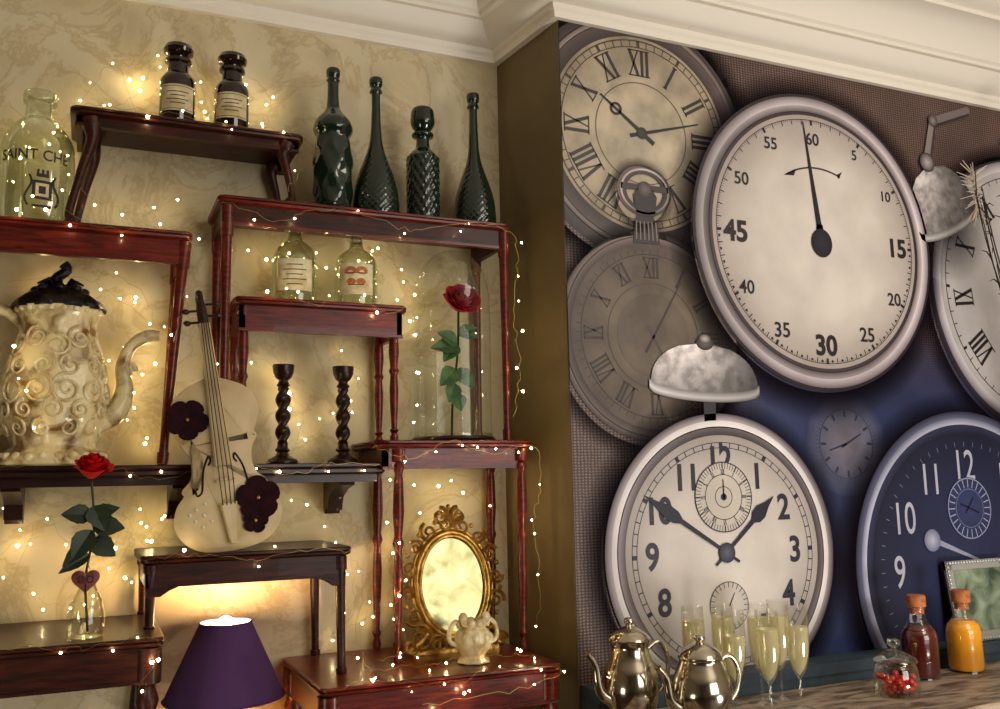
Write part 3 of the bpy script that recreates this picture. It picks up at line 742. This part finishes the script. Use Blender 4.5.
# crown and bow of that watch
poly([(1.385,2.17),(1.475,2.17),(1.465,2.235),(1.45,2.255),(1.405,2.255),(1.39,2.235)],c(50,40,44),7)
for k in range(6): line(1.395+k*.014,2.18,1.397+k*.013,2.235,.002,.002,c(128,112,108),8)
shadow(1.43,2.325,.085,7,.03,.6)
ring(1.43,2.325,.062,.092,c(42,32,38),c(96,80,80),7,.5,2,rz=.82); ring(1.43,2.325,.076,.084,c(190,176,170),c(110,96,94),8,.6,2,rz=.82)
poly([(1.40,2.25),(1.46,2.25),(1.47,2.31),(1.45,2.34),(1.41,2.34),(1.39,2.31)],c(46,36,42),8); line(1.35,2.335,1.51,2.335,.009,.009,c(60,50,54),8); ring(1.43,2.33,0,.024,c(120,104,100),c(50,40,44),9,seg=24)
# --- stopwatch
X,Z=2.068,2.238; K=c(34,28,34)
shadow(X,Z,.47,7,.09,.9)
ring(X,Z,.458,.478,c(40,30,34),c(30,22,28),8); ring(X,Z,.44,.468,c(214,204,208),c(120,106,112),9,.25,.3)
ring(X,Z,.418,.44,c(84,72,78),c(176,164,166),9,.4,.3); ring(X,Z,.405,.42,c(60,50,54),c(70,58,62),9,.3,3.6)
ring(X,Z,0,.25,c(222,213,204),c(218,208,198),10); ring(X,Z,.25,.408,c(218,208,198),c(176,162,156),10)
ring(X,Z,.392,.394,K,K,11); ticks(X,Z,.376,.393,60,.0016,K,11,5,.0045); ticks(X,Z,.385,.393,300,.0006,K,11)
for k in range(60):
    t=2*pi*k/60
    if sin(t)<.1: ring(X+.385*cos(t+.05),Z+.385*sin(t+.05),.0,.0045,K,K,11,seg=6)
NUM={0:('60',.056,.33,.004),1:('5',.048,.345,.004),2:('10',.048,.345,.004),3:('15',.085,.335,.02),4:('20',.058,.345,.004),5:('25',.064,.34,.004),6:('30',.088,.335,.02),7:('35',.064,.34,.004),8:('40',.058,.34,.004),9:('45',.09,.325,.02),10:('50',.056,.335,.004),11:('55',.054,.34,.004)}
for k,(s,sz,r,of) in NUM.items():
    t=pi/2-k*pi/6; mtext(s,X+r*cos(t),Z+r*sin(t),sz,K,12,.012+of)
pr=None
for i in range(13):
    t=radians(122-i*4.6); q=(X+.01+.24*cos(t),Z+.235*sin(t))
    if pr: line(pr[0],pr[1],q[0],q[1],.0025,.0025,K,12)
    pr=q
poly([(X-.125,Z+.198),(X-.075,Z+.222),(X-.085,Z+.20)],K,12); poly([(X+.09,Z+.222),(X+.115,Z+.235),(X+.10,Z+.21)],K,12)
line(X+.01,Z-.02,X-.035,Z+.385,.012,.002,c(22,20,30),14); line(X+.008,Z-.035,X+.004,Z+.05,.024,.012,c(22,20,30),14); ring(X+.008,Z-.01,0,.042,c(40,38,56),c(20,18,28),15,seg=32,rz=1.1)
# --- right edge roman clock (white)
X,Z=3.04,2.13
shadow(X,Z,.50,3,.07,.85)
ring(X,Z,.475,.505,c(50,44,56),c(26,22,34),3); ring(X,Z,.445,.485,c(214,208,210),c(120,112,124),4,.2,2.5); ring(X,Z,0,.45,c(222,216,212),c(186,180,180),5)
ring(X,Z,.425,.428,K,K,6); ticks(X,Z,.41,.427,60,.0015,K,6,5,.005); romans(X,Z,.35,.085,K,6,.1)
# --- printed alarm bells: dome shaded round, elliptical mouth, knob
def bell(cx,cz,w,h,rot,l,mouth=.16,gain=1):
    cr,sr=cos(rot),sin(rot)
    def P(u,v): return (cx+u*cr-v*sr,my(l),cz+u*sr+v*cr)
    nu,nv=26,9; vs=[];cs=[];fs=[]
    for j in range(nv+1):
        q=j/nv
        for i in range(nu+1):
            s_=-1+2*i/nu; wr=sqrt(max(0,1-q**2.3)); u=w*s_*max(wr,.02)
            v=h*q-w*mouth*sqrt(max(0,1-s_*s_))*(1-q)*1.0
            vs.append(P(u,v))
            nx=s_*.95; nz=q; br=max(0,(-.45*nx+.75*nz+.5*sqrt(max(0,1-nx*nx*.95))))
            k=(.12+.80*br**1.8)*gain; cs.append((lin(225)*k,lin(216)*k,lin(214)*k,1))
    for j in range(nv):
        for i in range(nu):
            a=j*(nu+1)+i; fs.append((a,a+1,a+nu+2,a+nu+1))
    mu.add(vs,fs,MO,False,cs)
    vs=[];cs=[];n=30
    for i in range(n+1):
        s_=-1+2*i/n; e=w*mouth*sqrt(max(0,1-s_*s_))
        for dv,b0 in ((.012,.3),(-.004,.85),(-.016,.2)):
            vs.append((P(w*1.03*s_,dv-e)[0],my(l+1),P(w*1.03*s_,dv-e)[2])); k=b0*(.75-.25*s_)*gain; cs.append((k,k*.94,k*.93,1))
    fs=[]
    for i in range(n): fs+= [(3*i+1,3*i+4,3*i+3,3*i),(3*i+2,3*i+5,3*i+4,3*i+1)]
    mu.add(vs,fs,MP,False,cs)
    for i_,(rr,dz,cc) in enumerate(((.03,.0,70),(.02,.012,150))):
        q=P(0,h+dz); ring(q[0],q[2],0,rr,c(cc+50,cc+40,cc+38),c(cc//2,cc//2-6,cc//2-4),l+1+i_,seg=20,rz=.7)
poly([(1.595,1.66),(1.635,1.66),(1.64,1.78),(1.595,1.78)],c(50,42,50),12)
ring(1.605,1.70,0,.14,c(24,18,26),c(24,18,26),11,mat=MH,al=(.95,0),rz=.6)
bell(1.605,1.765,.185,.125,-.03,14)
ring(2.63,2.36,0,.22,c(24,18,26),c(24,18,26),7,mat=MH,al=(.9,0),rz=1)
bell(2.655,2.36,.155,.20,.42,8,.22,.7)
line(2.575,2.56,2.615,2.71,.020,.015,c(140,128,124),11); line(2.588,2.56,2.628,2.71,.006,.004,c(54,46,48),12)
line(2.61,2.705,2.80,2.775,.017,.015,c(120,108,106),11); line(2.615,2.69,2.80,2.76,.005,.004,c(44,38,42),12)
ring(2.57,2.555,0,.034,c(190,178,172),c(50,42,48),13,seg=24); ring(2.615,2.71,0,.022,c(150,138,134),c(60,50,54),13,seg=20)
# --- main alarm clock
X,Z=1.645,1.295; N=c(36,34,54)
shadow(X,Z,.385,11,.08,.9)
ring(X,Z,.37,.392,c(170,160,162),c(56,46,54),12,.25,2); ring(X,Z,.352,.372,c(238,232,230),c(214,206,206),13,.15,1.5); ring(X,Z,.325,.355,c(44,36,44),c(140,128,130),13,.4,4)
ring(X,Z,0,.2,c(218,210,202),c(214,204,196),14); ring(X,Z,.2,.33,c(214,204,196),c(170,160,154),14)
ring(X,Z,.308,.310,N,N,15); ring(X,Z,.293,.295,N,N,15); ticks(X,Z,.294,.309,60,.0014,N,15,5,.006)
for k in range(12):
    t=pi/2-k*pi/6; s=str(k if k else 12); r=.245 if k else .262
    mtext(s,X+r*cos(t),Z+r*sin(t),.102,N,16,.025,.88)
ring(X,Z+.155,0,.098,c(206,196,182),c(206,196,186),17); ring(X,Z+.155,.096,.099,N,N,18); ring(X,Z+.155,.062,.064,N,N,18); ticks(X,Z+.155,.080,.096,60,.0008,N,18,5,.002); romans(X,Z+.155,.071,.014,N,18)
line(X,Z+.15,X+.0,Z+.205,.003,.0015,N,19); ring(X,Z+.155,0,.01,N,N,19,seg=14); ring(X,Z+.155,.028,.03,N,N,18,seg=40)
ring(X,Z-.145,0,.066,c(206,196,186),c(196,186,176),17); ring(X,Z-.145,.064,.066,N,N,18); ticks(X,Z-.145,.05,.064,24,.001,N,18); line(X,Z-.145,X+.02,Z-.11,.002,.001,N,19)
def spade(ang,L0,w,l):
    d=Vector((cos(ang),sin(ang))); n=Vector((-d.y,d.x))
    def P(a,q): return (X+d.x*a+n.x*q,Z+d.y*a+n.y*q)
    poly([P(-.05,.004),P(-.05,-.004),P(L0*.55,-.007),P(L0*.62,-w),P(L0*.72,-w*1.1),P(L0*.85,-w*.45),P(L0,0),P(L0*.85,w*.45),P(L0*.72,w*1.1),P(L0*.62,w),P(L0*.55,.007)],c(24,22,44),l)
spade(radians(41),.235,.02,20); spade(radians(148),.315,.018,21)
ring(X,Z,0,.028,c(90,88,110),c(26,24,46),22,seg=28)
# --- faint dial behind
X,Z=2.125,1.60
ring(X,Z,0,.10,c(120,112,122),c(84,84,106),1,mat=MF); ring(X,Z,.10,.16,c(84,84,106),c(40,50,90),1,mat=MF); ring(X,Z,.105,.108,c(40,44,76),c(40,44,76),2); ticks(X,Z,.082,.102,12,.004,c(36,38,66),2); ticks(X,Z,.11,.122,60,.001,c(44,50,84),2); line(X-.02,Z-.01,X+.06,Z+.03,.004,.002,c(40,44,70),3); line(X,Z,X-.07,Z-.02,.003,.002,c(40,44,70),3)
# --- dark blue alarm clock
X,Z=2.62,1.205; Q=c(182,180,198)
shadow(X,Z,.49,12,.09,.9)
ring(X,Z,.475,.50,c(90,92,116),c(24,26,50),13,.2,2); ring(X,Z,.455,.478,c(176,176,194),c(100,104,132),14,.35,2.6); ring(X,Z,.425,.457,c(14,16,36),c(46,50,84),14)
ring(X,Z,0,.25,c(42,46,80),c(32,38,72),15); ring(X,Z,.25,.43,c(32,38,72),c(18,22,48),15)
ticks(X,Z,.385,.40,60,.001,c(120,126,160),16)
for k in range(12):
    t=pi/2-k*pi/6; s=str(k if k else 12); mtext(s,X+.325*cos(t),Z+.325*sin(t),.14,Q,17,.004,.72)
ring(X-.0,Z+.185,0,.10,c(50,60,100),c(38,46,86),18); ring(X,Z+.185,.094,.098,c(140,146,176),c(140,146,176),19); ring(X,Z+.185,.06,.063,c(100,108,144),c(100,108,144),19); ticks(X,Z+.185,.067,.093,24,.0016,c(160,164,190),19)
line(X-.04,Z+.20,X+.04,Z+.17,.003,.003,c(16,20,40),20); line(X-.02,Z+.17,X+.02,Z+.22,.003,.002,c(16,20,40),20)
line(X-.20,Z+.10,X+.02,Z+.02,.010,.004,c(150,152,176),20); ring(X-.18,Z+.09,0,.035,c(190,190,206),c(110,114,146),21,seg=24)
mu.done(clip=[((1.168,0,0),(-1,0,0)),((0,0,ZT),(0,0,1)),((0,0,ZB),(0,0,-1)),((XM,0,0),(1,0,0))],origin=False)

# ---------------------------------------------------------------- ledge + counter
b=B('trim_ledge'); box(b,1.172,3.88,-.43,-.331,.955,.985,M_blue); box(b,1.172,3.88,-.42,-.331,.90,.955,M_blue)
b.done()
b=B('bar_counter')
prism(b,rrect(1.09,3.85,-.80,-.432,.01),[(.004,.885),(0,.89),(0,.925),(.004,.93)],M_counter)
box(b,1.13,3.8,-.76,-.44,.02,.886,M_blue)
for k in range(5):
    x=1.2+k*.52; box(b,x,x+.44,-.77,-.758,.12,.80,M_blue)
box(b,1.14,3.8,-.75,-.44,.0,.03,M_dark)
b.done()
def pot(x,d,h,r,prof,name,sp,hd):
    b=B(name); y=-d; z=.931
    lathe(b,smooth_prof([(a*r,q*h) for a,q in prof],4),M_silver,T(x,y,z),48)
    SP=smooth_prof([(x+sp*r*.8,y,z+h*.25,.016),(x+sp*r*1.3,y,z+h*.35,.012),(x+sp*r*1.45,y,z+h*.58,.009),(x+sp*r*1.75,y,z+h*.70,.008)],4)
    tube(b,[s[:3] for s in SP],[s[3] for s in SP],M_silver,12)
    SP=smooth_prof([(x+hd*r*.7,y,z+h*.68),(x+hd*r*1.25,y,z+h*.74),(x+hd*r*1.6,y,z+h*.58),(x+hd*r*1.45,y,z+h*.35),(x+hd*r*.9,y,z+h*.22)],5)
    tube(b,SP,.0055,M_silver,8); b.done(angle=60)
pot(1.190,.55,.248,.066,[(0,0),(.75,0),(.8,.03),(.62,.07),(.85,.16),(1,.32),(.95,.48),(.75,.62),(.66,.72),(.74,.78),(.76,.80),(.55,.86),(.28,.9),(.12,.92),(.18,.95),(.15,.985),(0,1)],'silver_coffee_pot',-1,1)
pot(1.305,.67,.215,.066,[(0,0),(.7,0),(.72,.04),(.6,.08),(.9,.2),(1.05,.38),(1,.52),(.82,.66),(.74,.73),(.78,.77),(.6,.84),(.3,.9),(.12,.92),(.2,.95),(.16,.985),(0,1)],'silver_teapot',-1,1)
for i,(x,d) in enumerate(((1.415,.49),(1.455,.60),(1.50,.50),(1.525,.64),(1.59,.53),(1.635,.62),(1.67,.51))):
    b=B('champagne_flute'); y=-d; z=.931
    lathe(b,smooth_prof([(0,.001),(.032,.001),(.033,.003),(.01,.006),(.004,.015),(.0035,.065),(.006,.078),(.018,.098),(.0265,.135),(.029,.18),(.0275,.25)],4),M_flute,T(x,y,z),28)
    lvl=(.215,.19,.22,.205,.215,.20,.21)[i]
    lathe(b,smooth_prof([(0,.082),(.014,.099),(.0245,.135),(.0272,.18),(.0265,lvl)],3)+[(0,lvl)],M_champ,T(x,y,z),24)
    b.done()
for x,d,mj,h in ((2.37,.490,M_oj,.228),(2.19,.49,M_redj,.225)):
    b=B('juice_bottle'); y=-d; z=.931
    lathe(b,smooth_prof([(0,0),(.046,0),(.050,.008),(.050,.10),(.046,.125),(.030,.15),(.022,.165),(.021,.185),(.024,.188),(.024,.196)],4),M_bottle,T(x,y,z),36)
    lathe(b,[(0,.004),(.044,.004),(.048,.012),(.048,.11),(.043,.132),(.03,.145),(.0,.145)],mj,T(x,y,z),36)
    lathe(b,[(0,.175),(.019,.175),(.0195,.192),(.026,.196),(.026,h),(.022,h+.003),(0,h+.003)],M_cork,T(x,y,z),24)
    b.done()
b=B('sweet_jar'); x,y,z=1.955,-.62,.931
lathe(b,smooth_prof([(0,.001),(.05,.001),(.056,.008),(.058,.04),(.054,.07),(.048,.08),(.05,.084)],4),M_glass,T(x,y,z),40)
lathe(b,smooth_prof([(.056,.084),(.056,.09),(.045,.1),(.02,.112),(.008,.116),(.008,.122),(.017,.13),(.014,.142),(0,.145)],4),M_glass,T(x,y,z),36)
for k in range(60):
    t=random.random()*6.28; r=sqrt(random.random())*.045; ball(b,(x+r*cos(t),y+r*sin(t),z+.012+random.random()*.035),.009,M_cherry,8,6)
b.done()
# framed photo standing on ledge
b=B('photo_frame'); Mf=T(2.455,-.40,.987)@Matrix.Rotation(radians(-8),4,'X')
w,h=.27,.245
box(b,0,w,.004,.012,0,h,M_dark,Mf)
for (a0,a1,q0,q1) in ((0,w,0,.028),(0,w,h-.028,h),(0,.028,0,h),(w-.028,w,0,h)): box(b,a0,a1,-.004,.006,q0,q1,M_pewter,Mf)
box(b,.028,w-.028,.001,.005,.028,h-.028,M_pic,Mf)
for k in range(22):
    for q in (.006,h-.006): ball(b,Mf@Vector((.006+k*(w-.012)/21,-.006,q)),.005,M_pewter,8,6)
for k in range(20):
    for q in (.006,w-.006): ball(b,Mf@Vector((q,-.006,.006+k*(h-.012)/19)),.005,M_pewter,8,6)
b.done()
# dried branches in a vase (vase itself outside the frame)
b=B('dried_branch_vase'); x,y,z=2.85,-.56,.931
lathe(b,smooth_prof([(0,0),(.06,0),(.08,.05),(.085,.15),(.05,.26),(.035,.32),(.045,.36)],4)+[(.04,.35)],M_crm2,T(x,y,z),36)
for k in range(16):
    tx=random.uniform(-.22,.02); tz=random.uniform(1.15,1.7); ty=random.uniform(-.05,.12)
    SP=smooth_prof([(x,y,z+.3),(x+tx*.3+.05,y+ty*.4,z+.65),(x+tx*.8,y+ty*.8,z+tz*.8),(x+tx,y+ty,z+tz)],6)
    n=len(SP); tube(b,SP,[.005*(1-.75*i/n) for i in range(n)],M_twig,6)
    for j in range(5):
        i=random.randint(n//2,n-2); p=Vector(SP[i]); q=p+Vector((random.uniform(-.07,.06),random.uniform(-.03,.03),random.uniform(-.02,.12)))
        tube(b,[p,(p+q)/2+Vector((0,0,.01)),q],[.0028,.002,.001],M_twig,5)
    if k<3:
        p=Vector(SP[-1])
        for j in range(60):
            q=p+Vector((random.uniform(-.05,.05),random.uniform(-.03,.03),random.uniform(-.12,.1))); tube(b,[p+Vector((0,0,(q.z-p.z)*.6)),q],[.0025,.001],M_plume,4)
b.done()

# ---------------------------------------------------------------- fairy lights
fl=B('fairy_lights')
def string(pts,step=.045,jit=.022,wire=True):
    step*=1.3
    P=smooth_prof([tuple(p) for p in pts],8); P=[Vector(p)+Vector((random.uniform(-jit,jit),random.uniform(-.004,.004),random.uniform(-jit,jit)))*.3 for p in P]
    if wire: tube(fl,P,.00045,M_wire,4)
    acc=0
    for a,q in zip(P,P[1:]):
        d=(q-a).length; acc+=d
        while acc>step:
            acc-=step*random.uniform(.5,1.5); t=random.random(); p=a.lerp(q,t)+Vector((random.uniform(-jit,jit),-.003,random.uniform(-jit,jit)))
            ball(fl,p,random.choice((.0016,.002,.0024,.0026,.0036)),M_bulb,6,4)
def S(d,*xz): return [(xz[i],-d,xz[i+1]) for i in range(0,len(xz),2)]
string(S(.03,-.05,2.46,.05,2.50,.10,2.58,.13,2.66,.22,2.56,.25,2.50,.36,2.62,.42,2.55,.38,2.44),.05)
string(S(.03,-.2,2.3,-.05,2.5,.02,2.6,.1,2.46,.2,2.62,.3,2.44,.42,2.5),.06)
string(S(.228,-.07,2.40,.1,2.412,.25,2.40,.4,2.405,.47,2.37,.46,2.3,.43,2.25),.07)
string(S(.258,-.25,2.11,-.12,2.16,-.05,2.12,.05,2.10,.15,2.12,.2,2.08,.19,1.95,.17,1.85),.07)
string(S(.05,-.22,2.45,-.1,2.35,-.05,2.25,.02,2.22,.1,2.2,.18,2.26),.05)
string(S(.15,-.2,2.2,-.15,2.3,-.1,2.18,-.12,2.4),.05)
string(S(.248,.27,2.2,.4,2.16,.5,2.2,.62,2.2,.75,2.17,.9,2.2,1.04,2.19,1.06,2.1,1.05,1.95,1.06,1.8,1.04,1.68),.08)
string(S(.05,.35,2.2,.42,2.1,.5,2.14,.6,2.08,.7,2.16,.8,2.1,.86,2.0,.78,1.9),.05)
string(S(.208,.31,1.97,.4,1.99,.5,1.96,.6,1.985,.7,1.95,.76,1.97,.77,1.85,.75,1.7,.76,1.62),.06)
string(S(.03,.35,1.88,.45,1.8,.52,1.7,.5,1.62,.62,1.7,.68,1.8,.6,1.88),.05)
string(S(.228,-.25,1.55,-.1,1.565,.05,1.55,.15,1.53,.3,1.56,.45,1.535,.55,1.56,.67,1.55,.75,1.57),.07)
string(S(.04,-.2,2.0,-.05,2.03,.05,1.98,.12,1.9,.05,1.8,.1,1.7,.05,1.62),.04)
string(S(.04,.0,2.05,.1,2.0,.15,1.85,.08,1.72,.14,1.6),.05)
string(S(.255,-.2,1.9,-.17,1.75,-.1,1.7,-.16,1.62),.05)
string(S(.05,.24,1.9,.27,1.8,.25,1.7,.33,1.62,.38,1.5,.44,1.42,.5,1.48,.58,1.4),.045)
string(S(.278,.64,1.6,.75,1.57,.85,1.61,.95,1.58,1.08,1.6,1.1,1.5,1.08,1.4,1.09,1.25,1.08,1.12),.07)
string(S(.262,.7,1.55,.68,1.42,.72,1.3,.7,1.2,.73,1.1,.66,1.08),.05)
string(S(.05,.76,1.52,.85,1.47,.95,1.5,1.02,1.42,.8,1.4,.78,1.3),.05)
string(S(.338,.12,1.355,.25,1.36,.35,1.345,.48,1.36,.57,1.34,.60,1.25,.58,1.15,.61,1.08),.08)
string(S(.04,-.2,1.5,-.12,1.42,-.15,1.3,-.05,1.24,.05,1.28,.1,1.4,.06,1.46),.045)
string(S(.04,.1,1.5,.14,1.42,.12,1.38,.2,1.46,.1,1.28),.045)
string(S(.03,-.3,1.4,-.2,1.35,-.1,1.44,-.02,1.36,.06,1.33),.05)
string(S(.428,-.22,1.19,-.1,1.205,.0,1.19,.1,1.205,.15,1.18,.1,1.1),.06)
string(S(.448,.48,1.06,.6,1.075,.75,1.05,.9,1.07,1.06,1.05,.95,1.02,.7,1.01),.07)
string(S(.36,.62,1.075,.7,1.085,.76,1.075,.82,1.085,.98,1.08,1.03,1.075),.035)
string(S(.03,.5,1.3,.62,1.34,.66,1.2,.6,1.12,.7,1.15,.8,1.2),.05)
fl.done()

# ---------------------------------------------------------------- lights
def area(name,loc,tgt,size,power,col,sy=None):
    l=bpy.data.lights.new(name,'AREA'); l.energy=power; l.color=col; l.size=size
    if sy: l.shape='RECTANGLE'; l.size_y=sy
    o=bpy.data.objects.new(name,l); sc.collection.objects.link(o); o.location=loc
    o.rotation_euler=(Vector(tgt)-Vector(loc)).to_track_quat('-Z','Y').to_euler(); return o
area('front_fill',(2.3,-4.6,1.8),(2.1,0,2.0),2.2,62,(1,.95,.89),1.8)  # added main fill from behind the camera; the room has no window
area('overhead_fill',(2.2,-2.4,2.95),(2.2,-1.5,0),.9,16,(1,.92,.8))  # added soft fill from above, not a real ceiling fitting
area('cornice_fill',(2.3,-2.2,.5),(2.1,-.6,3.07),.5,24,(1,.93,.82))  # unseen fill added to brighten the cornice and ceiling
area('left_fill',(-.9,-1.5,.6),(.6,-.1,3.0),.5,6,(1,.9,.74))  # weaker unseen fill, added to lift the upper left wall
w=bpy.data.worlds.new('world'); sc.world=w; w.use_nodes=True
w.node_tree.nodes['Background'].inputs[0].default_value=(1,.85,.65,1); w.node_tree.nodes['Background'].inputs[1].default_value=.15

# ---------------------------------------------------------------- camera
yaw=radians(24);p=radians(8);r=radians(1.2)
F=Vector((sin(yaw)*cos(p),cos(yaw)*cos(p),sin(p)))
R=Vector((cos(yaw),-sin(yaw),0)); Uu=R.cross(F)
R2=R*cos(r)-Uu*sin(r); U2=Uu*cos(r)+R*sin(r)
cam=bpy.data.cameras.new('camera'); co=bpy.data.objects.new('camera',cam); sc.collection.objects.link(co)
co.matrix_world=Matrix(((R2.x,U2.x,-F.x,0),(R2.y,U2.y,-F.y,-2.5),(R2.z,U2.z,-F.z,1.5),(0,0,0,1)))
cam.lens=33.12; cam.sensor_width=36; cam.clip_start=.05
sc.camera=co
